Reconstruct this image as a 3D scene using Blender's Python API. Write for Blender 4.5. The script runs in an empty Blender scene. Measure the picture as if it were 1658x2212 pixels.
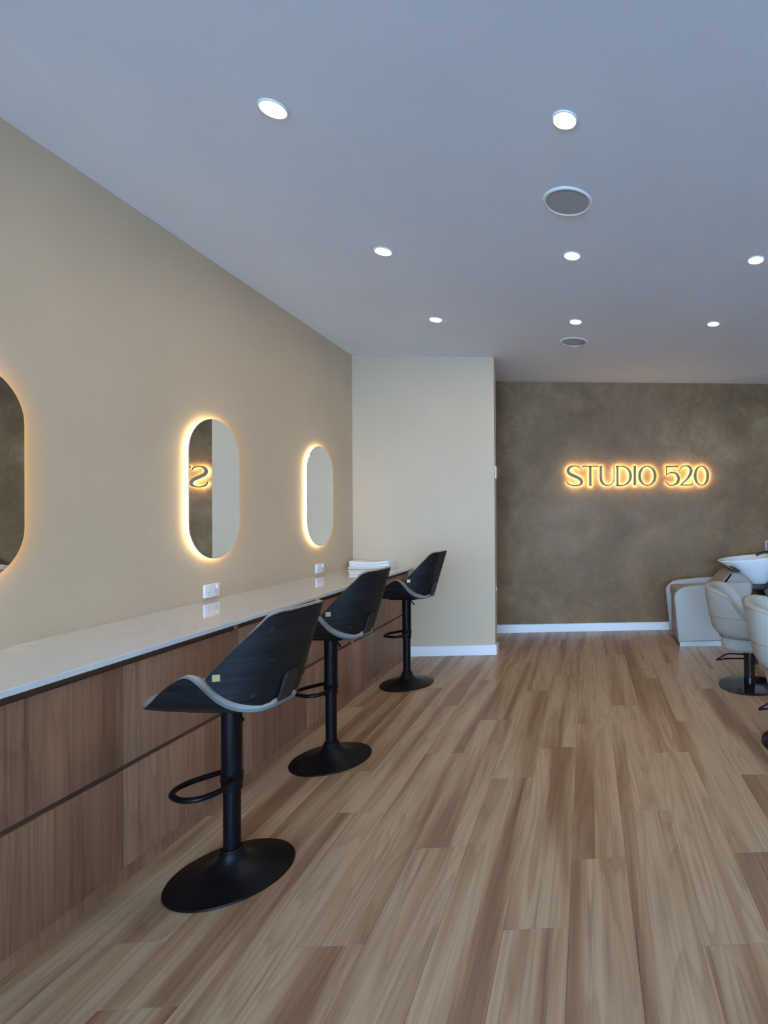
import bpy, bmesh, math, random
from mathutils import Vector, Matrix
random.seed(7)
S = bpy.context.scene
COL = S.collection

# ------------------------------------------------------------------ camera
FPX, CX, CY = 1141.6, 1333.5, 1106.0
YAW, PITCH, ROLL, EYE = math.radians(3.424), math.radians(.226), math.radians(-.364), 1.266
fwd = Vector((math.sin(YAW)*math.cos(PITCH), math.cos(YAW)*math.cos(PITCH), math.sin(PITCH)))
rgt = Vector((math.cos(YAW), -math.sin(YAW), 0)); upv = rgt.cross(fwd)
r2 = math.cos(ROLL)*rgt + math.sin(ROLL)*upv
u2 = -math.sin(ROLL)*rgt + math.cos(ROLL)*upv
cd = bpy.data.cameras.new('camera'); cam = bpy.data.objects.new('camera', cd); COL.objects.link(cam)
cd.sensor_fit = 'VERTICAL'; cd.sensor_height = 36; cd.sensor_width = 36*1658/2212
cd.lens = FPX/2212*36; cd.shift_x = (829-CX)/2212; cd.shift_y = (CY-1106)/2212
cd.clip_start = .05; cd.clip_end = 200
m = Matrix.Identity(4)
for i in range(3):
    m[i][0] = r2[i]; m[i][1] = u2[i]; m[i][2] = -fwd[i]
m[2][3] = EYE
cam.matrix_world = m
S.camera = cam

# ------------------------------------------------------------------ sky and exposure
w = bpy.data.worlds.new('sky'); S.world = w; w.use_nodes = True
bg = w.node_tree.nodes['Background']
bg.inputs[0].default_value = (.37, .63, 1.0, 1); bg.inputs[1].default_value = 24
S.view_settings.view_transform = 'Standard'; S.view_settings.look = 'None'
S.view_settings.exposure = 0.16; S.view_settings.gamma = 1; S.view_settings.use_curve_mapping = False
LAMP, LED, SIGN = 180.0, 9.0, 36.0      # strength of downlights, mirror strips, sign strips

# ------------------------------------------------------------------ room measures
XL, XR, YF, YP, YB, XP, H = -2.082, 2.95, -4.2, 4.859, 5.747, -.829, 2.7
ZC = .804

# ------------------------------------------------------------------ materials
def lin(c):
    return tuple(((v/255)/12.92 if v/255 <= .04045 else ((v/255+.055)/1.055)**2.4) for v in c)
def mat(name, col=(.5,.5,.5), rough=.5, metal=0, emit=None, strength=0, spec=None):
    M = bpy.data.materials.new(name); M.use_nodes = True
    b = M.node_tree.nodes['Principled BSDF']
    b.inputs['Base Color'].default_value = (*col, 1); b.inputs['Roughness'].default_value = rough
    b.inputs['Metallic'].default_value = metal
    if spec is not None: b.inputs['Specular IOR Level'].default_value = spec
    if emit: b.inputs['Emission Color'].default_value = (*emit, 1); b.inputs['Emission Strength'].default_value = strength
    return M
class NT:
    def __init__(s, M): s.t = M.node_tree; s.b = s.t.nodes['Principled BSDF']
    def n(s, typ, **k):
        o = s.t.nodes.new(typ)
        for a, v in k.items(): setattr(o, a, v)
        return o
    def l(s, a, b): s.t.links.new(a, b)
    def math(s, op, a, b=None):
        o = s.n('ShaderNodeMath', operation=op)
        for i, v in enumerate((a, b)):
            if v is None: continue
            if isinstance(v, (int, float)): o.inputs[i].default_value = v
            else: s.l(v, o.inputs[i])
        return o.outputs[0]
    def noise(s, vec, scale, detail=4, rough=.55, dist=0):
        o = s.n('ShaderNodeTexNoise'); o.inputs['Scale'].default_value = scale
        o.inputs['Detail'].default_value = detail; o.inputs['Roughness'].default_value = rough
        o.inputs['Distortion'].default_value = dist
        s.l(vec, o.inputs['Vector']); return o.outputs['Fac']
    def mapping(s, vec, scale=(1,1,1), loc=(0,0,0)):
        o = s.n('ShaderNodeMapping'); o.inputs['Scale'].default_value = scale; o.inputs['Location'].default_value = loc
        s.l(vec, o.inputs['Vector']); return o.outputs[0]
    def ramp(s, fac, stops):
        o = s.n('ShaderNodeValToRGB'); e = o.color_ramp.elements
        while len(e) < len(stops): e.new(.5)
        for k, (p, c) in enumerate(stops): e[k].position = p; e[k].color = (*c, 1)
        s.l(fac, o.inputs[0]); return o.outputs[0]
    def mix(s, fac, a, b, mode='MIX'):
        o = s.n('ShaderNodeMix', data_type='RGBA', blend_type=mode)
        if isinstance(fac, (int, float)): o.inputs[0].default_value = fac
        else: s.l(fac, o.inputs[0])
        for i, v in ((6, a), (7, b)):
            if isinstance(v, tuple): o.inputs[i].default_value = (*v, 1)
            else: s.l(v, o.inputs[i])
        return o.outputs[2]
    def bump(s, fac, strength, dist=.01):
        o = s.n('ShaderNodeBump'); o.inputs['Strength'].default_value = strength; o.inputs['Distance'].default_value = dist
        s.l(fac, o.inputs['Height']); s.l(o.outputs[0], s.b.inputs['Normal'])
    def co(s, which='Object'): return s.n('ShaderNodeTexCoord').outputs[which]

def paint(name, col, rough=.7, var=.06, bump=.05):
    M = mat(name, col, rough); t = NT(M); c = t.co()
    f = t.noise(c, 2.0, 3); k = tuple(v*(1-var) for v in col); g = tuple(min(1, v*(1+var)) for v in col)
    t.l(t.ramp(f, [(.3, k), (.7, g)]), t.b.inputs['Base Color'])
    t.bump(t.noise(c, 260, 2), bump, .002)
    return M

def wood(name, axis, cols, scale=1.0, rough=.45, rand=True, fine=.25, strip=True):
    """axis: grain direction 0/1/2; colours dark..pale"""
    M = mat(name, cols[1], rough); t = NT(M); c = t.co()
    if rand:
        oi = t.n('ShaderNodeObjectInfo')
        cx = t.n('ShaderNodeCombineXYZ')
        t.l(t.math('MULTIPLY', oi.outputs['Random'], 37.0), cx.inputs[0])
        t.l(t.math('MULTIPLY', oi.outputs['Random'], 91.0), cx.inputs[1])
        t.l(t.math('MULTIPLY', oi.outputs['Random'], 53.0), cx.inputs[2])
        a = t.n('ShaderNodeVectorMath', operation='ADD'); t.l(c, a.inputs[0]); t.l(cx.outputs[0], a.inputs[1]); c = a.outputs[0]
    def sc(across, along): v = [across*scale]*3; v[axis] = along*scale; return tuple(v)
    big = t.noise(t.mapping(c, sc(8.5, .42)), 1.0, 3, .5, .5)
    col = t.ramp(big, [(.38, cols[0]), (.47, cols[1]), (.57, cols[2])])
    cath = t.noise(t.mapping(c, sc(6.0, .40)), 1.0, 2, .45, .2)
    ring = t.math('FRACT', t.math('MULTIPLY', cath, 16.0))
    rl = t.ramp(ring, [(0, (.80,.77,.74)), (.5, (1,1,1)), (.9, (1,1,1)), (1, (.80,.77,.74))])
    col = t.mix(.85, col, rl, 'MULTIPLY')
    gr = t.noise(t.mapping(c, sc(120, 2.0)), 1.0, 4, .7)
    gl = t.ramp(gr, [(.3, (.60,.58,.56)), (.5, (.95,.95,.95)), (.7, (1.12,1.1,1.08))])
    col = t.mix(fine*2.2, col, gl, 'MULTIPLY')
    st = t.noise(t.mapping(c, sc(42, .8)), 1.0, 3, .6, .2)
    sl = t.ramp(st, [(.28, (.55,.5,.46)), (.40, (1,1,1))])
    col = t.mix(.8, col, sl, 'MULTIPLY')
    t.l(col, t.b.inputs['Base Color'])
    t.bump(gr, .08, .001)
    return M

M = {}
M['ceiling'] = paint('ceiling_paint', (.79,.84,.91), .8, .02, .03)
M['wall'] = paint('beige_wall_paint', (.59,.458,.312), .55, .03, .06)
M['white_paint'] = paint('white_trim_paint', (.82,.83,.84), .35, .01, .01)
M['planks'] = wood('spotted_gum_floor', 1, (lin((144,108,81)), lin((169,136,104)), lin((186,157,125))), 1.0, .36)
M['subfloor'] = mat('subfloor', (.05,.04,.03), .9)
M['cabinet'] = wood('walnut_laminate', 2, (lin((142,104,80)), lin((149,110,84)), lin((157,117,90))), .9, .5, True, .40)
M['carcass'] = mat('dark_channel', lin((84,60,47)), .6)
M['stone'] = mat('white_quartz', (.80,.80,.78), .04)
_b = M['stone'].node_tree.nodes['Principled BSDF']; _b.inputs['IOR'].default_value = 1.75; _b.inputs['Coat Weight'].default_value = 1; _b.inputs['Coat Roughness'].default_value = .02; _b.inputs['Coat IOR'].default_value = 1.7
t = NT(M['stone']); f = t.noise(t.co(), 90, 4, .6)
t.l(t.ramp(f, [(.3, (.70,.72,.73)), (.6, (.74,.76,.77))]), t.b.inputs['Base Color'])
# plaster wall
M['plaster'] = mat('brown_plaster', (.2,.17,.13), .5, spec=.2); t = NT(M['plaster']); c = t.co()
a = t.noise(t.mapping(c, (1,1,1)), 1.3, 6, .62, .8); b_ = t.noise(c, 5.5, 6, .65, 1.6)
k = t.mix(.35, a, b_)
t.l(t.ramp(k, [(.36, (.160,.090,.042)), (.47, (.216,.127,.060)), (.55, (.262,.158,.078)), (.66, (.365,.232,.125))]), t.b.inputs['Base Color'])
t.bump(t.noise(c, 22, 5, .6, .5), .10, .004)
t.l(t.ramp(b_, [(.35, (.38,.38,.38)), (.65, (.58,.58,.58))]), t.b.inputs['Roughness'])
M['black'] = mat('black_metal', (.003,.0035,.005), .36, spec=.17)
M['black_soft'] = mat('black_plastic', (.01,.01,.012), .5)
M['gloss_black'] = mat('gloss_black', (.008,.008,.009), .12)
M['chrome'] = mat('chrome', (.75,.75,.76), .12, 1)
M['steel'] = mat('brushed_steel', (.52,.50,.48), .34, 1)
M['brass'] = mat('brass', (.55,.42,.22), .35, 1)
M['shell'] = mat('black_ash', (.012,.013,.015), .5, spec=.2); t = NT(M['shell']); c = t.co()
g = t.noise(t.mapping(c, (3,3,130)), 1.0, 4, .6, .4)
t.l(t.ramp(g, [(.3, (.004,.005,.006)), (.55, (.012,.013,.015)), (.75, (.026,.027,.03))]), t.b.inputs['Base Color'])
t.bump(g, .25, .001)
M['shell_edge'] = mat('ply_edge', lin((110,112,108)), .5)
M['pad'] = paint('taupe_leather', lin((160,152,145)), .45, .04, .12)
M['cream'] = paint('grey_leather', (.43,.42,.37), .42, .03, .1)
M['cream_dark'] = paint('taupe_vinyl', (.33,.29,.25), .45, .03, .1)
M['porcelain'] = mat('porcelain', (.85,.86,.88), .08)
M['mirror'] = mat('mirror_silver', (.88,.90,.89), .0, 1)
M['mirror_back'] = mat('mirror_back', (.3,.3,.3), .6)
M['led'] = mat('warm_led', (.9,.8,.6), .5, 0, (1.0,.73,.35), LED)
M['sign_led'] = mat('warm_sign_led', (.9,.8,.6), .5, 0, (1.0,.76,.38), SIGN)
M['sign_face'] = mat('sign_face', lin((150,136,108)), .6, spec=.2)
M['lamp'] = mat('downlight_diffuser', (.9,.9,.9), .5, 0, (1.0,.90,.76), LAMP)
M['grille'] = mat('speaker_grille', (.33,.34,.35), .7); t = NT(M['grille'])
vo = t.n('ShaderNodeTexVoronoi'); vo.inputs['Scale'].default_value = 320; t.l(t.co(), vo.inputs['Vector'])
t.l(t.ramp(vo.outputs['Distance'], [(.2, (.22,.22,.22)), (.45, (.50,.51,.52))]), t.b.inputs['Base Color'])
M['plastic'] = mat('white_plastic', (.80,.81,.83), .3)
M['slot'] = mat('dark_slot', (.05,.05,.05), .6)
M['towel'] = paint('white_cotton', (.84,.85,.88), .85, .02, .5)
M['towel_edge'] = paint('cream_cotton', (.74,.70,.60), .85, .03, .5)
M['pavement'] = paint('pavement', (.50,.62,.74), .85, .1, .1)  # blue tint added so light bounced off it turns the ceiling bluer
M['aluminium'] = mat('shopfront_aluminium', (.25,.25,.26), .4, .6)
M['panel_grey'] = paint('grey_panel', (.22,.20,.17), .3, .02, .02)
G = bpy.data.materials.new('window_glass'); G.use_nodes = True; nt = G.node_tree; nt.nodes.clear()
o_ = nt.nodes.new('ShaderNodeOutputMaterial'); mx = nt.nodes.new('ShaderNodeMixShader'); mx.inputs[0].default_value = .06
tr = nt.nodes.new('ShaderNodeBsdfTransparent'); gl = nt.nodes.new('ShaderNodeBsdfGlossy'); gl.inputs['Roughness'].default_value = 0
nt.links.new(tr.outputs[0], mx.inputs[1]); nt.links.new(gl.outputs[0], mx.inputs[2]); nt.links.new(mx.outputs[0], o_.inputs[0])
M['glass'] = G

# ------------------------------------------------------------------ builders
def new_obj(name, me, mats, parent=None, loc=(0,0,0), rotz=0):
    o = bpy.data.objects.new(name, me); COL.objects.link(o)
    for q in (mats if isinstance(mats, (list, tuple)) else [mats]):
        if len(me.materials) < len(mats if isinstance(mats, (list, tuple)) else [mats]): me.materials.append(M[q])
    o.location = loc; o.rotation_euler = (0,0,rotz)
    if parent: o.parent = parent
    return o
def mesh(name, V, F, smooth=False, fmat=None):
    me = bpy.data.meshes.new(name); me.from_pydata([tuple(v) for v in V], [], F)
    bm = bmesh.new(); bm.from_mesh(me); bmesh.ops.recalc_face_normals(bm, faces=bm.faces[:]); bm.to_mesh(me); bm.free()
    if fmat:
        for p, k in zip(me.polygons, fmat): p.material_index = k
    if smooth:
        me.polygons.foreach_set('use_smooth', [True]*len(me.polygons))
        me.set_sharp_from_angle(angle=math.radians(42))
    return me
def tag(o, label=None, cat=None, group=None, kind=None):
    for k, v in (('label', label), ('category', cat), ('group', group), ('kind', kind)):
        if v: o[k] = v
    return o
def empty(name, loc=(0,0,0), rotz=0):
    o = bpy.data.objects.new(name, None); COL.objects.link(o); o.location = loc; o.rotation_euler = (0,0,rotz)
    o.empty_display_size = .1
    return o
def box_me(name, x0, x1, y0, y1, z0, z1, bev=0, seg=2, origin=None):
    bm = bmesh.new(); bmesh.ops.create_cube(bm, size=1)
    cx, cy, cz = (x0+x1)/2, (y0+y1)/2, (z0+z1)/2
    o = origin or (0,0,0)
    for v in bm.verts:
        v.co = Vector((cx+v.co.x*(x1-x0)-o[0], cy+v.co.y*(y1-y0)-o[1], cz+v.co.z*(z1-z0)-o[2]))
    if bev: bmesh.ops.bevel(bm, geom=bm.edges[:], offset=bev, segments=seg, profile=.5, affect='EDGES')
    me = bpy.data.meshes.new(name); bm.to_mesh(me); bm.free()
    if bev:
        me.polygons.foreach_set('use_smooth', [True]*len(me.polygons)); me.set_sharp_from_angle(angle=math.radians(35))
    return me
def box(name, x0, x1, y0, y1, z0, z1, mt, parent=None, bev=0, seg=2):
    """box whose own origin sits at its centre bottom"""
    px = parent.location if parent else Vector((0,0,0))
    o = ((x0+x1)/2, (y0+y1)/2, z0)
    ob = new_obj(name, box_me(name, x0, x1, y0, y1, z0, z1, bev, seg, o), mt, parent, o)
    return ob
def lathe_me(name, prof, n=48, smooth=True):
    V, F = [], []
    for r, z in prof:
        for k in range(n):
            a = 2*math.pi*k/n; V.append((r*math.cos(a), r*math.sin(a), z))
    for i in range(len(prof)-1):
        for k in range(n):
            F.append((i*n+k, i*n+(k+1)%n, (i+1)*n+(k+1)%n, (i+1)*n+k))
    if prof[0][0] > 1e-6: F.append(tuple(range(n)))
    if prof[-1][0] > 1e-6: F.append(tuple((len(prof)-1)*n+k for k in range(n)))
    me = mesh(name, V, F, smooth)
    if prof[0][0] <= 1e-6 or prof[-1][0] <= 1e-6:
        bm = bmesh.new(); bm.from_mesh(me); bmesh.ops.remove_doubles(bm, verts=bm.verts[:], dist=1e-5); bm.to_mesh(me); bm.free()
    return me
def catmull(pts, per=8, closed=False):
    P = [Vector(p) for p in pts]; n = len(P); out = []
    segs = n if closed else n-1
    for i in range(segs):
        g = (lambda k: P[k % n]) if closed else (lambda k: P[max(0, min(n-1, k))])
        p0, p1, p2, p3 = g(i-1), g(i), g(i+1), g(i+2)
        for j in range(per):
            t = j/per
            out.append(.5*((2*p1)+(p2-p0)*t+(2*p0-5*p1+4*p2-p3)*t*t+(3*p1-p0-3*p2+p3)*t**3))
    if not closed: out.append(P[-1].copy())
    return out
def tube_me(name, path, r, n=10, closed=False):
    V, F = [], []; L = len(path); up = Vector((0,0,1)); prevx = None
    for i, p in enumerate(path):
        a = path[(i-1) % L] if closed or i else path[0]; b = path[(i+1) % L] if closed or i < L-1 else path[-1]
        d = (b-a).normalized()
        if prevx is None:
            ref = up if abs(d.dot(up)) < .95 else Vector((1,0,0)); x = d.cross(ref).normalized()
        else: x = (prevx - d*prevx.dot(d)).normalized()
        prevx = x; y = d.cross(x)
        rr = r(i/(L-1)) if callable(r) else r
        for k in range(n):
            t = 2*math.pi*k/n; V.append(p + x*rr*math.cos(t) + y*rr*math.sin(t))
    for i in range(L if closed else L-1):
        for k in range(n):
            j = (i+1) % L
            F.append((i*n+k, i*n+(k+1)%n, j*n+(k+1)%n, j*n+k))
    if not closed: F.append(tuple(range(n))); F.append(tuple((L-1)*n+k for k in range(n)))
    return mesh(name, V, F, True)
def lerp(tab, x):
    if x <= tab[0][0]: return tab[0][1]
    for (a, va), (b, vb) in zip(tab, tab[1:]):
        if x <= b: return va+(vb-va)*(x-a)/(b-a)
    return tab[-1][1]
def smoothtab(tab, n=6):
    pts = catmull([(a, b, 0) for a, b in tab], n); return [(p.x, p.y) for p in pts]
def sheet_me(name, P, thick, edge_mat=0, flip=False):
    """solid from a grid of points; thick(i,j) metres along the grid normal"""
    nu, nv = len(P), len(P[0]); V, F, fm = [], [], []
    N = [[None]*nv for _ in range(nu)]
    for i in range(nu):
        for j in range(nv):
            a = P[min(nu-1, i+1)][j]-P[max(0, i-1)][j]; b = P[i][min(nv-1, j+1)]-P[i][max(0, j-1)]
            N[i][j] = b.cross(a).normalized() if flip else a.cross(b).normalized()
    for i in range(nu):
        for j in range(nv): V.append(P[i][j])
    for i in range(nu):
        for j in range(nv): V.append(P[i][j]+N[i][j]*thick(i/(nu-1), j/(nv-1)))
    o = nu*nv; q = lambda i, j: i*nv+j
    for i in range(nu-1):
        for j in range(nv-1):
            F.append((q(i,j), q(i+1,j), q(i+1,j+1), q(i,j+1))); fm.append(0)
            F.append((o+q(i,j), o+q(i,j+1), o+q(i+1,j+1), o+q(i+1,j))); fm.append(0)
    for i in range(nu-1):
        for j in (0, nv-1): F.append((q(i,j), q(i+1,j), o+q(i+1,j), o+q(i,j))); fm.append(edge_mat)
    for j in range(nv-1):
        for i in (0, nu-1): F.append((q(i,j), q(i,j+1), o+q(i,j+1), o+q(i,j))); fm.append(edge_mat)
    return mesh(name, V, F, True, fm)
def inset2(poly, d):
    n = len(poly); area = sum(poly[i-1][0]*poly[i][1]-poly[i][0]*poly[i-1][1] for i in range(n)); sg = 1 if area > 0 else -1
    out = []
    for i in range(n):
        p = Vector(poly[i]); a = (p-Vector(poly[i-1])); b = (Vector(poly[(i+1)%n])-p)
        a = a.normalized() if a.length > 1e-9 else b.normalized(); b = b.normalized() if b.length > 1e-9 else a
        na, nb = Vector((-a.y, a.x)), Vector((-b.y, b.x)); m_ = na+nb
        m_ = m_/max(.3, m_.dot(na)) if m_.length > 1e-6 else na
        out.append(tuple(p+m_*sg*d))
    return out
def prism_me(name, poly, axis, a0, a1, bev=0, seg=2):
    """extrude a 2-D outline along an axis, its rims rounded; outline gives the two other coordinates in order"""
    poly = [p for i, p in enumerate(poly) if (Vector(p)-Vector(poly[i-1])).length > 1e-5]
    n = len(poly); V = []; st = []
    if bev:
        st = [(a0+bev*(1-math.cos(math.pi/2*k/seg)), bev*(1-math.sin(math.pi/2*k/seg))) for k in range(seg+1)]
        st += [(a0+a1-x, d) for x, d in st[::-1]]
    else: st = [(a0, 0), (a1, 0)]
    for a, d in st:
        for u, v in (inset2(poly, d) if d > 1e-7 else poly):
            V.append((a,u,v) if axis == 0 else (u,a,v) if axis == 1 else (u,v,a))
    F = [tuple(range(n)), tuple((len(st)-1)*n+k for k in range(n))]
    for i in range(len(st)-1): F += [(i*n+k, i*n+(k+1)%n, (i+1)*n+(k+1)%n, (i+1)*n+k) for k in range(n)]
    me = mesh(name, V, F)
    me.polygons.foreach_set('use_smooth', [True]*len(me.polygons)); me.set_sharp_from_angle(angle=math.radians(35))
    return me
def rounded(poly, rad, per=6):
    """round the corners of a 2-D outline; rad per corner"""
    out = []; n = len(poly)
    for i in range(n):
        p = Vector(poly[i]).to_2d(); a = Vector(poly[i-1]).to_2d(); b = Vector(poly[(i+1)%n]).to_2d()
        r = rad[i] if isinstance(rad, (list, tuple)) else rad
        if r <= 0: out.append(tuple(p)); continue
        p0 = p+(a-p).normalized()*r; p1 = p+(b-p).normalized()*r
        for k in range(per+1):
            t = k/per; out.append(tuple(p0*(1-t)**2+p*2*t*(1-t)+p1*t*t))
    return out
def capsule(cy, cz, wd, ht, inset=0, n=24):
    r = wd/2-inset; hs = (ht-wd)/2; out = []
    for k in range(n+1):
        a = math.pi*k/n; out.append((cy+r*math.cos(a), cz+hs+r*math.sin(a)))
    for k in range(n+1):
        a = math.pi+math.pi*k/n; out.append((cy+r*math.cos(a), cz-hs+r*math.sin(a)))
    return out
def struct(o, label, cat): return tag(o, label, cat, kind='structure')

# ------------------------------------------------------------------ the setting
flo = struct(box('floor', XL-.05, XR+.05, YF-.05, YB+.05, -.10, -.008, 'subfloor'), 'light timber plank floor of the salon', 'floor')
PW, PL = .2, 1.255
ends = {0: 1.95, -1: 1.635, 1: 2.246, 2: 1.535, 3: 1.945, -2: 2.573, -3: 2.057, -5: 3.58, -7: 1.66}
full = None
def plank_me(w_, l_):
    bm = bmesh.new(); bmesh.ops.create_cube(bm, size=1)
    for v in bm.verts: v.co = Vector((v.co.x*w_, v.co.y*l_, v.co.z*.008-.004))
    top = [e for e in bm.edges if all(q.co.z > -.001 for q in e.verts)]
    bmesh.ops.bevel(bm, geom=top, offset=.0009, segments=1, affect='EDGES')
    me = bpy.data.meshes.new('plank'); bm.to_mesh(me); bm.free(); me.materials.append(M['planks']); return me
full = plank_me(PW-.0004, PL-.0004)
k0 = math.floor((XL+.06)/PW); k1 = math.ceil((XR+.06)/PW)
for k in range(k0, k1):
    xa, xb = max(XL, -.06+PW*k), min(XR, -.06+PW*(k+1))
    e0 = ends.get(k, random.uniform(1, 2.2))
    j = math.floor((YF-e0)/PL)
    while e0+PL*j < YB:
        ya, yb = max(YF, e0+PL*j), min(YB, e0+PL*(j+1)); j += 1
        if yb-ya < .01 or xb-xa < .01: continue
        whole = abs(xb-xa-PW) < 1e-4 and abs(yb-ya-PL) < 1e-4
        me = full if whole else plank_me(xb-xa-.0004, yb-ya-.0004)
        p = bpy.data.objects.new('plank', me); COL.objects.link(p); p.parent = flo
        p.location = ((xa+xb)/2-flo.location.x, (ya+yb)/2-flo.location.y, 0-flo.location.z)

struct(box('ceiling', XL-.05, XR+.05, YF-.05, YB+.05, H, H+.1, 'ceiling'), 'smooth white painted ceiling', 'ceiling')
struct(box('wall_left', XL-.1, XL, YF-.05, YB+.05, 0, H, 'wall'), 'beige painted wall behind the mirrors', 'wall')
struct(box('wall_back', XL, XR, YB, YB+.1, 0, H, 'plaster'), 'brown mottled plaster wall carrying the lit sign', 'wall')
struct(box('wall_right', XR, XR+.1, YF-.05, YB+.05, 0, H, 'wall'), 'beige painted wall opposite the mirrors', 'wall')
struct(box('wall_partition', XL, XP, YP, YP+.1, 0, H, 'wall'), 'beige partition wall at the end of the counter', 'wall')
# shop front behind the camera: low sill, head, side posts, glazing
wf = struct(box('wall_front', XL, XR, YF-.1, YF, 2.5, H, 'wall'), 'wall strip above the shopfront glazing', 'wall')
win = empty('window_1', ((XL+XR)/2, YF-.05, 0)); struct(win, 'wide shopfront window with dark aluminium frames', 'window')
def child_box(name, x0, x1, y0, y1, z0, z1, mt, par, bev=0):
    o = box(name, x0, x1, y0, y1, z0, z1, mt, None, bev); o.parent = par
    o.location = o.location-par.location; return o
child_box('window_frame', XL, XR, YF-.1, YF, 0, .08, 'aluminium', win)
child_box('window_frame', XL, XR, YF-.1, YF, 2.44, 2.5, 'aluminium', win)
for i in range(5):
    x = XL+.03+(XR-XL-.06)*i/4
    child_box('mullion', x-.03, x+.03, YF-.1, YF, .08, 2.44, 'aluminium', win)
for i in range(4):
    a = XL+.03+(XR-XL-.06)*i/4
    child_box('pane', a+.03, a+(XR-XL-.06)/4-.03, YF-.055, YF-.049, .08, 2.44, 'glass', win)
struct(box('ground', -20, 20, YF-25, YF-.1, -.2, -.05, 'pavement'), 'unseen pavement outside the shopfront, tinted blue to colour its bounce light', 'ground')
struct(box('sky_blocker', -20, 20, YF-3.2, YF-.1, 2.95, 3.05, 'aluminium'), 'unseen flat slab added outside the shopfront to block high sky', 'sky_blocker')  # unseen slab, added to cut high sky light on the near floor
# skirting
def skirting(name, pts, label):
    V, F = [], []; T, hgt = .014, .086
    P = [Vector((*p, 0)) for p in pts]; n = len(P); offs = []
    for i in range(n):
        d0 = (P[i]-P[i-1]).normalized() if i else (P[1]-P[0]).normalized()
        d1 = (P[i+1]-P[i]).normalized() if i < n-1 else d0
        n0, n1 = Vector((d0.y, -d0.x, 0)), Vector((d1.y, -d1.x, 0)); b = (n0+n1).normalized(); offs.append(b*(T/b.dot(n0)))
    for i in range(n):
        q = P[i]+offs[i]; c2 = P[i]+offs[i]*.7
        V += [P[i], q, q+Vector((0,0,hgt-.004)), c2+Vector((0,0,hgt)), P[i]+Vector((0,0,hgt))]
    for i in range(n-1):
        for k in range(5): F.append((i*5+k, i*5+(k+1)%5, (i+1)*5+(k+1)%5, (i+1)*5+k))
    F += [tuple(range(5)), tuple((n-1)*5+k for k in range(5))]
    return struct(new_obj(name, mesh(name, V, F), 'white_paint'), label, 'skirting')
skirting('baseboard_back', [(XL, YB), (XR, YB)], 'white skirting board along the brown plaster wall')
skirting('baseboard_partition', [(-1.60, YP), (XP, YP), (XP, YP+.1), (XL, YP+.1)], 'white skirting board around the partition wall end')
skirting('baseboard_right', [(XR, YB-.015), (XR, YF)], 'white skirting board along the right wall')

# ------------------------------------------------------------------ counter and drawer cabinets
top = new_obj('countertop', box_me('countertop', XL, -1.555, .10, YP, ZC-.02, ZC, .0015, 1, (-1.8, 2.5, ZC-.02)), 'stone', None, (-1.8, 2.5, ZC-.02))
tag(top, 'long white stone countertop along the mirror wall', 'countertop')
FX = -1.600
edges = [.12, 1.32, 2.52, 3.72, YP]
cab_labels = ['walnut laminate drawer cabinet, fourth from the partition wall', 'walnut laminate drawer cabinet below the stool farthest from the partition',
              'walnut laminate drawer cabinet below the middle stool', 'walnut laminate drawer cabinet touching the partition wall']
for i in range(4):
    y0, y1 = edges[i]+.0006, edges[i+1]-.0006
    c = empty('drawer_cabinet', (-1.83, (y0+y1)/2, 0)); tag(c, cab_labels[i], 'cabinet', 'drawer cabinets under the counter')
    child_box('carcass', XL+.025, FX-.010, y0, y1, .050, ZC-.021, 'carcass', c)
    child_box('end_panel', FX-.0098, FX, y0, y0+.016, .052, ZC-.022, 'cabinet', c)
    child_box('kickboard', -1.625, -1.606, y0, y1, 0, .0495, 'cabinet', c)
    ym = (y0+.016+y1)/2
    for z0, z1 in ((.053, .391), (.409, .7505)):
        for a, b in ((y0+.018, ym-.001), (ym+.001, y1-.001)):
            child_box('drawer_front', FX-.0097, FX, a, b, z0, z1, 'cabinet', c, .0008)

# ------------------------------------------------------------------ mirrors with LED backlight
ml = ['oval backlit mirror, farthest from the partition wall', 'oval backlit mirror reflecting the glowing sign letter, middle of the three', 'oval backlit mirror beside the partition wall']
for i, y in enumerate((1.868, 3.073, 4.240)):
    z = 1.42; e = empty('backlit_mirror', (XL, y, z)); tag(e, ml[i], 'mirror', 'backlit mirrors over the counter')
    new_obj('mirror_glass', prism_me('mirror_glass', capsule(0, 0, .40, .775), 0, .020, .025, .0008, 1), 'mirror', e)
    new_obj('led_strip', prism_me('led_strip', capsule(0, 0, .40, .775, .009), 0, .004, .0195), 'led', e)
    new_obj('backing', prism_me('backing', capsule(0, 0, .40, .775, .016), 0, 0, .0038), 'mirror_back', e)

# ------------------------------------------------------------------ power outlets
for i, (y, lb) in enumerate(((3.063, 'white double power outlet below the middle mirror'), (4.255, 'white double power outlet below the mirror beside the partition'))):
    e = empty('power_outlet', (XL, y, .857)); tag(e, lb, 'power outlet', 'power outlets above the counter')
    pl = new_obj('cover_plate', box_me('cover_plate', 0, .013, -.058, .058, -.036, .036, .003, 2), 'plastic', e)
    for s in (-1, 1):
        new_obj('switch', box_me('switch', .0125, .017, s*.035-.007, s*.035+.007, .010, .026, .0015, 1), 'plastic', e)
        for dy, dz, sl in ((-.007, -.006, .5), (.007, -.006, -.5), (0, -.020, 0)):
            V = []; hw, hh = .0011, .0045
            for xx in (.0128, .0134):
                for uy, uz in ((-hw,-hh), (hw,-hh), (hw,hh), (-hw,hh)):
                    V.append((xx, s*.029+dy+uy*math.cos(sl)-uz*math.sin(sl), dz+uy*math.sin(sl)+uz*math.cos(sl)))
            new_obj('pin_slot', mesh('pin_slot', V, [(0,1,2,3),(4,5,6,7),(0,1,5,4),(1,2,6,5),(2,3,7,6),(3,0,4,7)]), 'slot', e)

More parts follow.
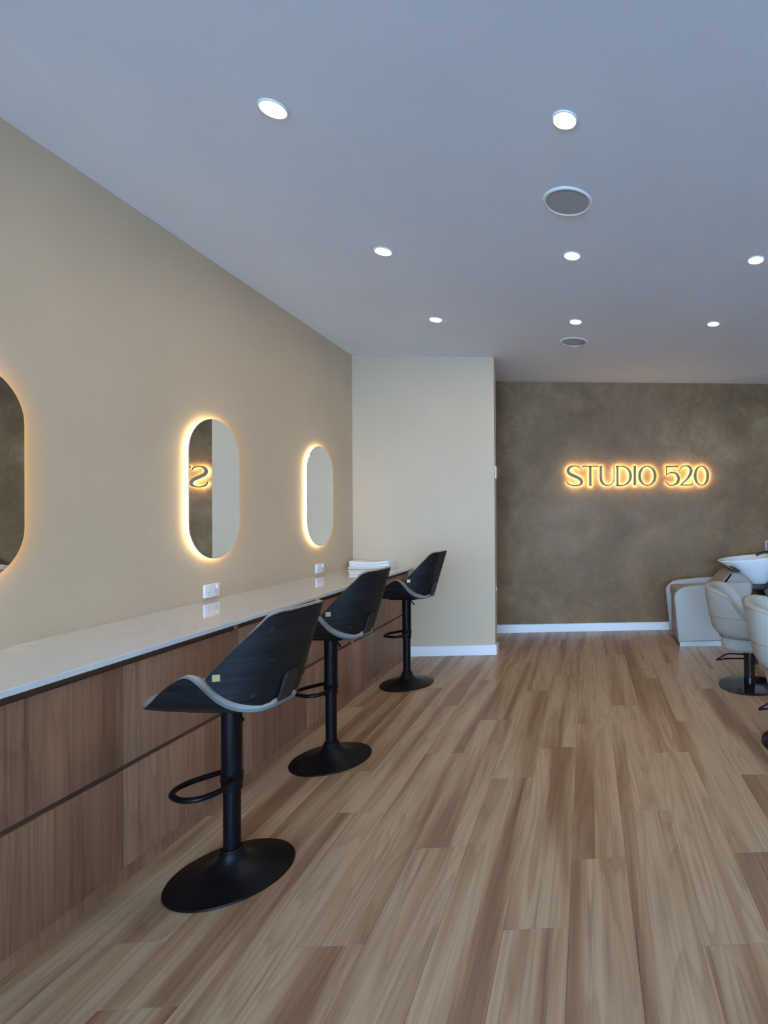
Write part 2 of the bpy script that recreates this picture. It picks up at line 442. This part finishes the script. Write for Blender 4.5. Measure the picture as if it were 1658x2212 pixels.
# switch plates on the partition's end face
e = empty('light_switch', (XP, YP+.05, 1.655)); tag(e, 'white light switch plate on the end of the partition', 'light switch')
new_obj('cover_plate', box_me('cover_plate', 0, .011, -.036, .036, -.058, .058, .003, 2), 'plastic', e)
for z in (-.022, .022): new_obj('rocker', box_me('rocker', .010, .015, -.008, .008, z-.012, z+.012, .0015, 1), 'plastic', e)
e = empty('wall_fitting', (XP, YP+.06, .585)); tag(e, 'small white wall fitting low on the end of the partition', 'wall fitting')
me = lathe_me('knob', [(.018, 0), (.018, .005), (.012, .009), (0, .010)], 20)
me.transform(Matrix.Rotation(math.pi/2, 4, 'Y')); new_obj('knob', me, 'plastic', e)

# ------------------------------------------------------------------ downlights and speakers
cols = [(-1.089, 'on the mirror side'), (-.069, 'in the middle column'), (.967, 'on the salon chair side')]
rows = [(3.934, 'row closest to the sign wall'), (2.93, 'second row from the sign wall'), (1.921, 'third row from the sign wall')]
bez = lathe_me('bezel', [(.0385, 0), (.0385, -.004), (.041, -.006), (.0455, -.0045), (.0475, 0)], 40)
dif = lathe_me('diffuser', [(.0385, -.001), (.0375, -.0055), (.030, -.0075), (.016, -.0085), (0, -.009)], 40)
for y, rl in rows:
    for x, cl in cols:
        e = empty('downlight', (x, y, H)); tag(e, 'round recessed ceiling downlight %s, %s' % (cl, rl), 'downlight', 'ceiling downlights')
        new_obj('bezel', bez, 'white_paint', e); new_obj('diffuser', dif, 'lamp', e)
sp1 = lathe_me('bezel', [(.098, 0), (.098, -.004), (.102, -.008), (.109, -.007), (.114, 0)], 64)
sp2 = lathe_me('grille', [(.098, -.001), (.097, -.004), (.06, -.0055), (0, -.006)], 64)
for x, y, lb in ((-.076, 2.426, 'large round ceiling speaker between two downlight rows'), (-.092, 4.397, 'round ceiling speaker close to the sign wall')):
    e = empty('ceiling_speaker', (x, y, H)); tag(e, lb, 'speaker', 'ceiling speakers')
    new_obj('bezel', sp1, 'white_paint', e); new_obj('grille', sp2, 'grille', e)

# ------------------------------------------------------------------ lit sign STUDIO 520
CH = .215/178           # metres per drawing unit
def ribbon(V, F, pts, wid, d0, d1, per=6, grow=0):
    P = catmull([(x, y, w_) for (x, y), w_ in zip(pts, wid)], per) if len(pts) > 2 else [Vector((x, y, w_)) for (x, y), w_ in zip(pts, wid)]
    b = len(V); n = len(P)
    for i, p in enumerate(P):
        t = P[min(n-1, i+1)]-P[max(0, i-1)]; t = Vector((t.x, t.y)).normalized(); nn = Vector((-t.y, t.x)); hw = max(.8, max(1.6, p.z)/2+grow)
        q = Vector((p.x, p.y))
        if grow and i in (0, n-1): q = q+t*(grow*(-1 if i == 0 else 1))
        for sgn, dep in ((1, d0), (-1, d0), (-1, d1), (1, d1)):
            r = q+nn*hw*sgn; V.append(((r.x-813.5)*CH, -dep, (279-r.y)*CH))
    for i in range(n-1):
        for k in range(4): F.append((b+i*4+k, b+i*4+(k+1)%4, b+(i+1)*4+(k+1)%4, b+(i+1)*4+k))
    F.append((b, b+1, b+2, b+3)); F.append(tuple(b+(n-1)*4+k for k in range(4)))
def ell(cx, cy, rx, ry, thick, thin, n=28):
    pts, wd = [], []
    for k in range(n+1):
        a = 2*math.pi*k/n; s = abs(math.cos(a)); wv = thin+(thick-thin)*s**1.4
        pts.append((cx+(rx-wv/2)*math.cos(a), cy+(ry-wv/2)*math.sin(a))); wd.append(wv)
    return (pts, wd)
LET = [
 [([(303,228),(297,212),(280,197),(245,190),(207,199),(187,228),(200,258),(245,281),(292,305),(308,335),(290,358),(248,366),(205,358),(183,343),(172,322)],
   [3,7,8,8,15,22,24,25,24,22,13,8,8,10,3])],
 [([(316,193),(452,193)],[8,8]), ([(316,192),(313,206)],[8,3]), ([(452,192),(456,206)],[8,3]), ([(384,192),(384,345),(383,368)],[20,20,28])],
 [([(478,189),(479,205),(479,295),(487,332),(508,355),(538,364),(570,357),(590,330),(597,292),(597,189)],[28,20,20,20,15,8,7,7,7,8])],
 [([(628,190),(628,368)],[17,17]), ([(614,191),(640,191)],[5,5]), ([(614,367),(640,367)],[5,5]),
  ([(628,193),(675,194),(715,210),(740,243),(746,279),(740,315),(715,347),(675,364),(628,365)],[7,8,13,19,22,19,13,8,7])],
 [([(784,190),(784,205),(784,350),(784,368)],[27,20,20,28])],
 [ell(897,279,82,90,23,7)],
 [([(1067,196),(1168,194)],[12,9]), ([(1168,190),(1172,206)],[8,3]), ([(1070,192),(1072,276)],[7,7]),
  ([(1072,275),(1090,258),(1120,250),(1155,258),(1179,290),(1180,318),(1165,346),(1130,364),(1098,362),(1075,346),(1062,325)],[4,7,9,15,21,22,18,9,8,9,4])],
 [([(1190,236),(1200,212),(1222,194),(1250,189),(1280,199),(1297,232),(1285,270),(1255,312),(1200,362)],[3,7,8,9,16,22,20,14,8]),
  ([(1196,363),(1300,363)],[9,9]), ([(1300,366),(1310,342)],[9,3])],
 [ell(1390,279,69,90,22,7)],
]
sign = empty('wall_sign', (.566, YB, 1.68)); tag(sign, 'warm backlit lettering sign reading STUDIO 520 on plaster wall', 'sign')
for st in LET:
    V, F = [], []
    for pts, wd in st: ribbon(V, F, [*pts], [q*1.12+2 for q in wd], .024, .034)
    lo = new_obj('letter', mesh('letter', V, F), 'sign_face', sign)
    V, F = [], []
    for pts, wd in st: ribbon(V, F, pts, wd, .018, .0238, grow=-1.0)
    new_obj('letter_glow', mesh('letter_glow', V, F), 'sign_led', lo)

# ------------------------------------------------------------------ bar stools
def arc(flat, rad, cap):
    tab = []; y = z = 0; ds = .002; s = 0
    while s < .36:
        tab.append((s, y, z)); a = min(cap, max(0, (s-flat))/rad); y += math.cos(a)*ds; z += math.sin(a)*ds; s += ds
    def f(s):
        k = min(len(tab)-2, abs(s)/ds); i = int(k); q = k-i
        a, b = tab[i], tab[i+1]; sg = 1 if s >= 0 else -1
        return sg*(a[1]+(b[1]-a[1])*q), a[2]+(b[2]-a[2])*q
    return f
seat_sec = arc(.07, .12, 1.2); back_sec = arc(.05, .126, 1.25)
SW = smoothtab([(-.195,.05),(-.175,.09),(-.15,.122),(-.12,.158),(-.075,.228),(-.048,.274),(-.025,.290),(.01,.280),(.07,.240),(.13,.190),(.19,.140),(.225,.105),(.240,.070)])
BW = smoothtab([(0,.06),(.04,.115),(.12,.175),(.22,.222),(.30,.250),(.35,.266),(.38,.270),(.42,.263),(.52,.242),(.75,.194),(.90,.160),(.96,.146),(1,.115)])
def seat_pt(x, s):
    y, z = seat_sec(s); z += .6*max(0, x-.10)**2 + 1.2*max(0, -x-.12)**2
    return Vector((x, y, z))
def back_pt(t, s):
    y, f = back_sec(s); z = .012+.326*t
    return Vector((-.177-.097*t+f, y, z))
def seat_grid(off, nx=44, ns=41):
    return [[seat_pt(-.195+off+(.435-2*off)*i/nx, (lerp(SW, -.195+off+(.435-2*off)*i/nx)-off)*(2*j/ns-1)) for j in range(ns+1)] for i in range(nx+1)]
def back_grid(off, nt_=44, ns=41):
    o = off/.326
    return [[back_pt(o+(1-2*o)*i/nt_, (lerp(BW, o+(1-2*o)*i/nt_)-off)*(2*j/ns-1)) for j in range(ns+1)] for i in range(nt_+1)]
def disc_on(name, p, n, r, mt, par, h=.003):
    me = lathe_me(name, [(r, 0), (r*.9, h), (0, h*1.2)], 16)
    me.transform(Matrix.Translation(p) @ n.to_track_quat('Z', 'Y').to_matrix().to_4x4()); return new_obj(name, me, mt, par)
def stool(x, y, zs, rot, label, foot=60):
    """zs: underside of seat; rot: turn about the pole away from facing the counter"""
    e = empty('bar_stool', (x, y, 0), 0); tag(e, label, 'bar stool', 'bar stools at the counter')
    new_obj('base', lathe_me('base', [(0,.0),(.190,.0),(.192,.003),(.190,.007),(.170,.012),(.130,.020),(.095,.029),(.068,.041),(.050,.055),(.040,.070),(.036,.086),(.034,.088),(.0,.088)], 72), 'black', e)
    wp = [Vector((.031*math.cos(a), .031*math.sin(a), .089)) for a in [2*math.pi*k/40 for k in range(40)]]
    new_obj('weld_bead', tube_me('weld_bead', wp, .0035, 8, True), 'black', e)
    new_obj('pole', lathe_me('pole', [(.0265,.085),(.0265,zs-.2)], 32), 'black', e)
    new_obj('pole_sleeve', lathe_me('pole_sleeve', [(.028,zs-.31),(.031,zs-.308),(.0315,zs-.3),(.0315,zs-.012),(.036,zs-.008),(.036,zs-.004)], 32), 'black', e)
    # foot ring
    L = []
    zr = zs-.262
    for u, v in [(-.045,.058),(.015,.070),(.08,.082),(.130,.074),(.160,.042),(.167,0),(.160,-.042),(.130,-.074),(.08,-.078),(.045,-.058),(.020,-.026)]:
        L.append((u, v, zr))
    me = tube_me('foot_ring', catmull(L, 6), .0095, 10)
    a = math.radians(180+foot); me.transform(Matrix.Rotation(a, 4, 'Z') @ Matrix.Scale(-1, 4, (0,1,0)))
    me.flip_normals(); new_obj('foot_ring', me, 'black', e)
    new_obj('ring_collar', lathe_me('ring_collar', [(.031,zr-.014),(.034,zr-.012),(.034,zr+.012),(.031,zr+.014)], 32), 'black', e)
    # top assembly is turned as a whole
    R = Matrix.Translation((0,0,zs+.009)) @ Matrix.Rotation(math.pi+rot, 4, 'Z')
    def put(name, me, mt, par=e):
        me.transform(R); return new_obj(name, me, mt, par)
    put('seat_plate', box_me('seat_plate', -.10, .10, -.08, .08, -.018, -.009, .003, 1), 'black')
    sg = seat_grid(0); sh = put('seat_shell', sheet_me('seat_shell', sg, lambda u, v: -.009, 1), ['shell', 'shell_edge'])
    pg = [[p for p in r] for r in seat_grid(.002)]
    def pth(u, v): return .012+.022*max(0, (1-abs(2*v-1)**10))**.5*max(0, (1-abs(2*u-1)**14))**.5
    sd = sheet_me('seat_pad', seat_grid(.002), pth); put('seat_pad', sd, 'pad')
    bs = put('back_shell', sheet_me('back_shell', back_grid(0), lambda u, v: .009, 1), ['shell', 'shell_edge'])
    put('back_pad', sheet_me('back_pad', back_grid(.002), lambda u, v: -.012-.018*max(0, (1-abs(2*v-1)**10))**.5*max(0, (1-abs(2*u-1)**14))**.5), 'pad')
    # bracket: strap up the back and under the seat
    pr = [(-.02,-.012),(-.10,-.012),(-.145,-.010),(-.185,.004),(-.196,.03),(-.205,.06),(-.216,.098),(-.220,.110)]
    V, F = [], []
    for i, (px, pz) in enumerate(pr):
        hw = (.028,.03,.033,.035,.035,.033,.030,.022)[i]
        q = pr[min(len(pr)-1, i+1)]; o = pr[max(0, i-1)]; tx, tz = q[0]-o[0], q[1]-o[1]; l = math.hypot(tx, tz); nx, nz = tz/l, -tx/l
        for s, tt in ((-1,0),(1,0),(1,1),(-1,1)): V.append((px-nx*.007*tt*-1 if False else px+(-nx if nx > 0 else nx)*.008*tt, s*hw, pz-abs(nz)*.006*tt))
    for i in range(len(pr)-1):
        for k in range(4): F.append((i*4+k, i*4+(k+1)%4, (i+1)*4+(k+1)%4, (i+1)*4+k))
    F += [(0,1,2,3), tuple((len(pr)-1)*4+k for k in range(4))]
    put('back_bracket', mesh('back_bracket', V, F, True), 'black_soft')
    lv = tube_me('lever', catmull([(-.030,.030,-.014),(-.042,.034,-.022),(-.060,.040,-.040),(-.078,.045,-.056)], 5), .005, 8)
    put('lever', lv, 'black')
    # caps and badge
    def on_back(t, s):
        p = back_pt(t, s); n = (back_pt(t+.02, s)-p).cross(back_pt(t, s+.004)-p).normalized(); 
        if n.x > 0 and abs(s) < .1 or n.y*s < 0: n = -n
        return p+n*.009, n
    def on_seat(xx, s):
        p = seat_pt(xx, s); n = (seat_pt(xx+.01, s)-p).cross(seat_pt(xx, s+.004)-p).normalized()
        if n.z > 0: n = -n
        return p, n
    for t, s in ((.83,.13),(.83,-.13),(.16,.13),(.16,-.13)):
        p, n = on_back(t, s); d = disc_on('screw_cap', p, n, .008, 'black_soft', bs); d.data.transform(R)
    for s in (1, -1):
        p, n = on_seat(.0, s*.235); n = Vector((0, s*.94, -.34)); d = disc_on('screw_cap', p, n, .008, 'black_soft', sh); d.data.transform(R)
    p, n = on_back(.385, .240)
    me = box_me('badge', -.011, .011, -.011, .011, -.001, .002)
    me.transform(Matrix.Translation(p) @ n.to_track_quat('Z', 'Y').to_matrix().to_4x4()); put('badge', me, 'brass', bs)
    return e
stool(-1.262, 1.962, .605, math.radians(-6), 'black wood-shell bar stool, set lowest, farthest from the partition wall')
stool(-1.332, 2.844, .643, math.radians(-6), 'black wood-shell bar stool standing between the other two stools')
stool(-1.352, 4.070, .650, math.radians(-6), 'black wood-shell bar stool closest to the partition wall')

# ------------------------------------------------------------------ folded towels on the counter
tw = empty('folded_towel', (-1.87, 4.77, ZC)); tag(tw, 'folded white towel lying on the counter end by the partition', 'towel')
for i, (z0, z1, x0, x1, mt) in enumerate(((0, .020, -.178, .172, 'towel_edge'), (.0195, .042, -.170, .168, 'towel'), (.0415, .064, -.172, .160, 'towel'))):
    pf = rounded([(-.085, z0), (.08, z0), (.08, z1), (-.085, z1)], [.010, .008, .008, .010], 5)
    V, F = [], []; n = len(pf); ns = 16
    for k in range(ns+1):
        u = k/ns; x = x0+(x1-x0)*u
        for (yy, zz) in pf: V.append((x, yy+.004*math.sin(5*u+i), zz+(zz/.064)*(.010*(math.cos(2*math.pi*u))*.7)))
    for k in range(ns):
        for q in range(n): F.append((k*n+q, k*n+(q+1)%n, (k+1)*n+(q+1)%n, (k+1)*n+q))
    F += [tuple(range(n)), tuple(ns*n+q for q in range(n))]
    new_obj('fold', mesh('fold', V, F, True), mt, tw)

# ------------------------------------------------------------------ salon chairs
def salon_chair(x, y, dz, rot, label):
    e = empty('salon_chair', (x, y, 0), rot); tag(e, label, 'salon chair', 'salon chairs facing the right wall')
    new_obj('base', lathe_me('base', [(0,0),(.222,0),(.225,.004),(.222,.010),(.17,.016),(.05,.022),(0,.022)], 72), 'gloss_black', e)
    new_obj('hydraulic_cylinder', lathe_me('hydraulic_cylinder', [(.041,.02),(.041,.225),(.044,.227),(.044,.245),(.034,.252),(0,.252)], 32), 'gloss_black', e)
    new_obj('piston', lathe_me('piston', [(.013,.25),(.013,.275+dz)], 20), 'chrome', e)
    new_obj('pump_lever', tube_me('pump_lever', [Vector(p) for p in [(-.035,.012,.224),(-.15,.014,.222),(-.170,.012,.216),(-.235,.002,.176),(-.238,-.004,.174),(-.17,-.014,.190),(-.15,-.016,.194),(-.035,-.014,.200)]], .0055, 8), 'black', e)
    new_obj('lock_knob', box_me('lock_knob', .038, .066, -.012, .012, .16, .225, .006, 2), 'black_soft', e)
    def part(name, me, mt, par=e):
        me.transform(Matrix.Translation((0,0,dz))); return new_obj(name, me, mt, par)
    # under-seat pan and seat cushion
    def pillow(name, x0, x1, hw, z0, z1, pw=4):
        V, F = [], []; nu, nv = 28, 14
        for i in range(nu):
            a = 2*math.pi*i/nu
            for j in range(nv+1):
                b = -math.pi/2+math.pi*j/nv
                sp = lambda v, p: math.copysign(abs(v)**p, v)
                cr = sp(math.cos(b), .45)
                V.append(((x0+x1)/2+(x1-x0)/2*sp(math.cos(a), .45)*cr, hw*sp(math.sin(a), .45)*cr, (z0+z1)/2+(z1-z0)/2*sp(math.sin(b), .6)))
        for i in range(nu):
            for j in range(nv): F.append((i*(nv+1)+j, ((i+1)%nu)*(nv+1)+j, ((i+1)%nu)*(nv+1)+j+1, i*(nv+1)+j+1))
        return mesh(name, V, F, True)
    part('seat_pan', pillow('seat_pan', -.20, .22, .20, .268, .43), 'cream')
    part('seat_cushion', pillow('seat_cushion', -.22, .27, .215, .40, .51), 'cream')
    # wrap-round back and arms
    hw, th = .245, .075
    plan = [(.20,hw),(.11,hw+.004),(.03,hw+.006),(-.06,hw),(-.135,hw-.025),(-.188,hw-.08),(-.212,.10),(-.218,0)]
    plan = plan+[(a, -b) for a, b in plan[-2::-1]]
    P = [p.to_2d() for p in catmull([(a, b, 0) for a, b in plan], 5)]
    V, F = [], []; n = len(P); ns = 20; seam = []; pipe = []
    for i, p in enumerate(P):
        t = (P[min(n-1, i+1)]-P[max(0, i-1)]).normalized(); nn = Vector((t.y, -t.x))      # outward or inward
        if nn.dot(p-Vector((.02, 0))) < 0: nn = -nn
        k = lerp([(-.22,1.0),(-.19,1.0),(-.15,.94),(-.115,.80),(-.075,.47),(-.04,.20),(0,.04),(.04,0),(.2,0)], p.x)
        zt = .532+.205*k; zb = .385+.02*max(0, p.x)/.2
        lean = .075*max(0, min(1, (-p.x+.02)/.2))
        end = max(0, min(1, (p.x-.155)/.045)); sc = (1-end**2.2*.75)
        for q in range(ns):
            a = 2*math.pi*q/ns; ca, sa = math.cos(a), math.sin(a)
            u = math.copysign(abs(ca)**.55, ca)*th/2*(sc)
            v = math.copysign(abs(sa)**.42, sa)
            z = (zt+zb)/2+v*(zt-zb)/2*(1-.18*end)
            tuck = .045*max(0, 1-(z-zb)/.09)**2*(1 if ca > 0 else 0)
            r = p+nn*(u+lean*((z-zb)/.365)-tuck)
            V.append((r.x, r.y, z))
        rr = p+nn*(th/2*sc+lean*((.548-zb)/.365)+.0006); seam.append(Vector((rr.x, rr.y, .540)))
        rr = p+nn*(th/2*sc*.93+lean*((zt-.012-zb)/.365)); pipe.append(Vector((rr.x, rr.y, zt-.010)))
    for i in range(n-1):
        for q in range(ns): F.append((i*ns+q, i*ns+(q+1)%ns, (i+1)*ns+(q+1)%ns, (i+1)*ns+q))
    F += [tuple(range(ns)), tuple((n-1)*ns+q for q in range(ns))]
    sh = part('back_and_arms', mesh('back_and_arms', V, F, True), 'cream')
    part('seam', tube_me('seam', seam, .0025, 6), 'cream_dark', sh)
    part('piping', tube_me('piping', pipe, .003, 6), 'cream_dark', sh)
    for s in (1, -1):
        part('arm_trim', box_me('arm_trim', .06, .205, s*hw-.02, s*hw+.02, .545, .552, .003, 1), 'chrome')
    return e
salon_chair(1.19, 3.823, 0, math.radians(-18), 'pale grey hydraulic salon chair next to the backwash unit')
salon_chair(1.18, 2.83, .045, math.radians(-16), 'pale grey hydraulic salon chair, raised higher, farther from the backwash unit')

# ------------------------------------------------------------------ backwash unit
bw = empty('backwash_unit', (1.2, 5.25, 0)); tag(bw, 'grey upholstered backwash unit with white porcelain basin against plaster wall', 'backwash unit')
def bput(name, me, mt, par=bw):
    me.transform(Matrix.Translation((-1.2, -5.25, 0))); return new_obj(name, me, mt, par)
outline = [(.872,.045),(.826,.50),(.915,.570),(1.20,.592),(1.575,.606),(1.575,.045)]
side = rounded(outline, [.01,.045,.055,.08,.035,.01], 7)
for ya, yb in ((4.985, 5.03), (5.50, 5.545)):
    s = bput('side_panel', prism_me('side_panel', side, 1, ya, yb, .012, 3), 'cream')
    bput('plinth', box_me('plinth', .882, 1.57, ya+.006, yb-.006, 0, .046, .001, 1), 'steel', s)
    pp = [Vector((a, ya-.0005, b)) for a, b in side]
bput('front_panel', box_me('front_panel', .885, .92, 5.03, 5.50, .02, .425, .008, 2), 'cream_dark')
bput('seat_cushion', box_me('seat_cushion', .868, 1.36, 5.032, 5.498, .43, .535, .03, 4), 'cream_dark')
bk = prism_me('backrest', rounded([(1.22,.47),(1.36,.66),(1.43,.70),(1.52,.68),(1.62,.58),(1.60,.46)], [.02,.05,.04,.05,.03,.03], 5), 1, 5.05, 5.48, .02, 3)
bput('backrest', bk, 'cream_dark')
bput('rear_panel', box_me('rear_panel', 1.535, 1.57, 5.03, 5.50, .02, .50, .006, 2), 'cream_dark')
# basin: outer and inner loft
def ring(cx, cy, z, rx, ry, tip, tilt, n=48):
    out = []
    for k in range(n):
        a = 2*math.pi*k/n; c_, s_ = math.cos(a), math.sin(a)
        px = cx+rx*math.copysign(abs(c_)**.85, c_)-(tip*max(0, -c_)**4)
        out.append((px, cy+ry*math.copysign(abs(s_)**.8, s_), z+tilt*(px-cx)))
    return out
def loft(rings, n=48, cap=True):
    V, F = [], []
    for r in rings: V += r
    for i in range(len(rings)-1):
        for k in range(n): F.append((i*n+k, i*n+(k+1)%n, (i+1)*n+(k+1)%n, (i+1)*n+k))
    if cap: F += [tuple(range(n)), tuple((len(rings)-1)*n+k for k in range(n))]
    return V, F
cy = 5.25
rings = [ring(1.72,cy,.560,.085,.10,0,.03), ring(1.715,cy,.572,.105,.12,0,.03), ring(1.70,cy,.62,.128,.15,.0,.04), ring(1.68,cy,.68,.165,.19,.01,.06), ring(1.66,cy,.745,.222,.225,.02,.08),
         ring(1.645,cy,.797,.275,.245,.03,.09), ring(1.64,cy,.815,.288,.25,.03,.09), ring(1.64,cy,.822,.284,.246,.03,.09),
         ring(1.645,cy,.818,.268,.232,.03,.09), ring(1.665,cy,.75,.20,.205,.01,.07), ring(1.69,cy,.66,.13,.14,0,.04), ring(1.70,cy,.62,.07,.08,0,.02)]
V, F = loft(rings); basin = bput('basin', mesh('basin', V, F, True), 'porcelain')
bput('neck_rest', prism_me('neck_rest', rounded([(1.405,.742),(1.415,.752),(1.475,.712),(1.465,.700)], .004, 3), 1, 5.0, 5.13, .003, 1), 'black_soft', basin)
tp = bput('tap', lathe_me('tap', [(0,0),(.026,0),(.026,.05),(.02,.06),(0,.062)], 24), 'black_soft', basin)
tp.data.transform(Matrix.Translation((1.2, 5.25, 0))); tp.data.transform(Matrix.Translation((1.86-1.2, 5.25-5.25, .832)))
sp_ = tube_me('spout', catmull([(1.86,5.25,.875),(1.80,5.25,.872),(1.74,5.25,.855),(1.715,5.25,.838)], 5), .013, 12); bput('spout', sp_, 'black_soft', tp)
bput('tilt_bracket', box_me('tilt_bracket', 1.63, 1.81, 5.14, 5.36, .50, .562, .012, 2), 'black_soft')
bput('pedestal', prism_me('pedestal', rounded([(1.80,0),(1.83,.30),(1.74,.50),(1.82,.56),(1.98,.56),(2.02,0)], [.02,.05,.02,.02,.03,.02], 5), 1, 5.12, 5.38, .012, 2), 'black_soft')
hs = tube_me('hose', catmull([(1.87,5.09,.60),(1.84,5.05,.52),(1.83,5.03,.42),(1.86,5.03,.33),(1.93,5.05,.31),(2.0,5.08,.36)], 7), .006, 8)
bput('hose', hs, 'plastic')

# pale-edged grey panel on the plaster wall past the basin
gp = empty('wall_panel', (2.28, YB, .62)); tag(gp, 'grey panel with a pale edge on plaster wall behind the basin', 'wall panel')
new_obj('board', box_me('board', -.295, .295, -.012, 0, -.335, .335, 0), 'panel_grey', gp)
for a in ((-.302,-.295,-.342,.342), (.295,.302,-.342,.342), (-.295,.295,.335,.342), (-.295,.295,-.342,-.335)):
    new_obj('edge_trim', box_me('edge_trim', a[0], a[1], -.014, 0, a[2], a[3]), 'white_paint', gp)
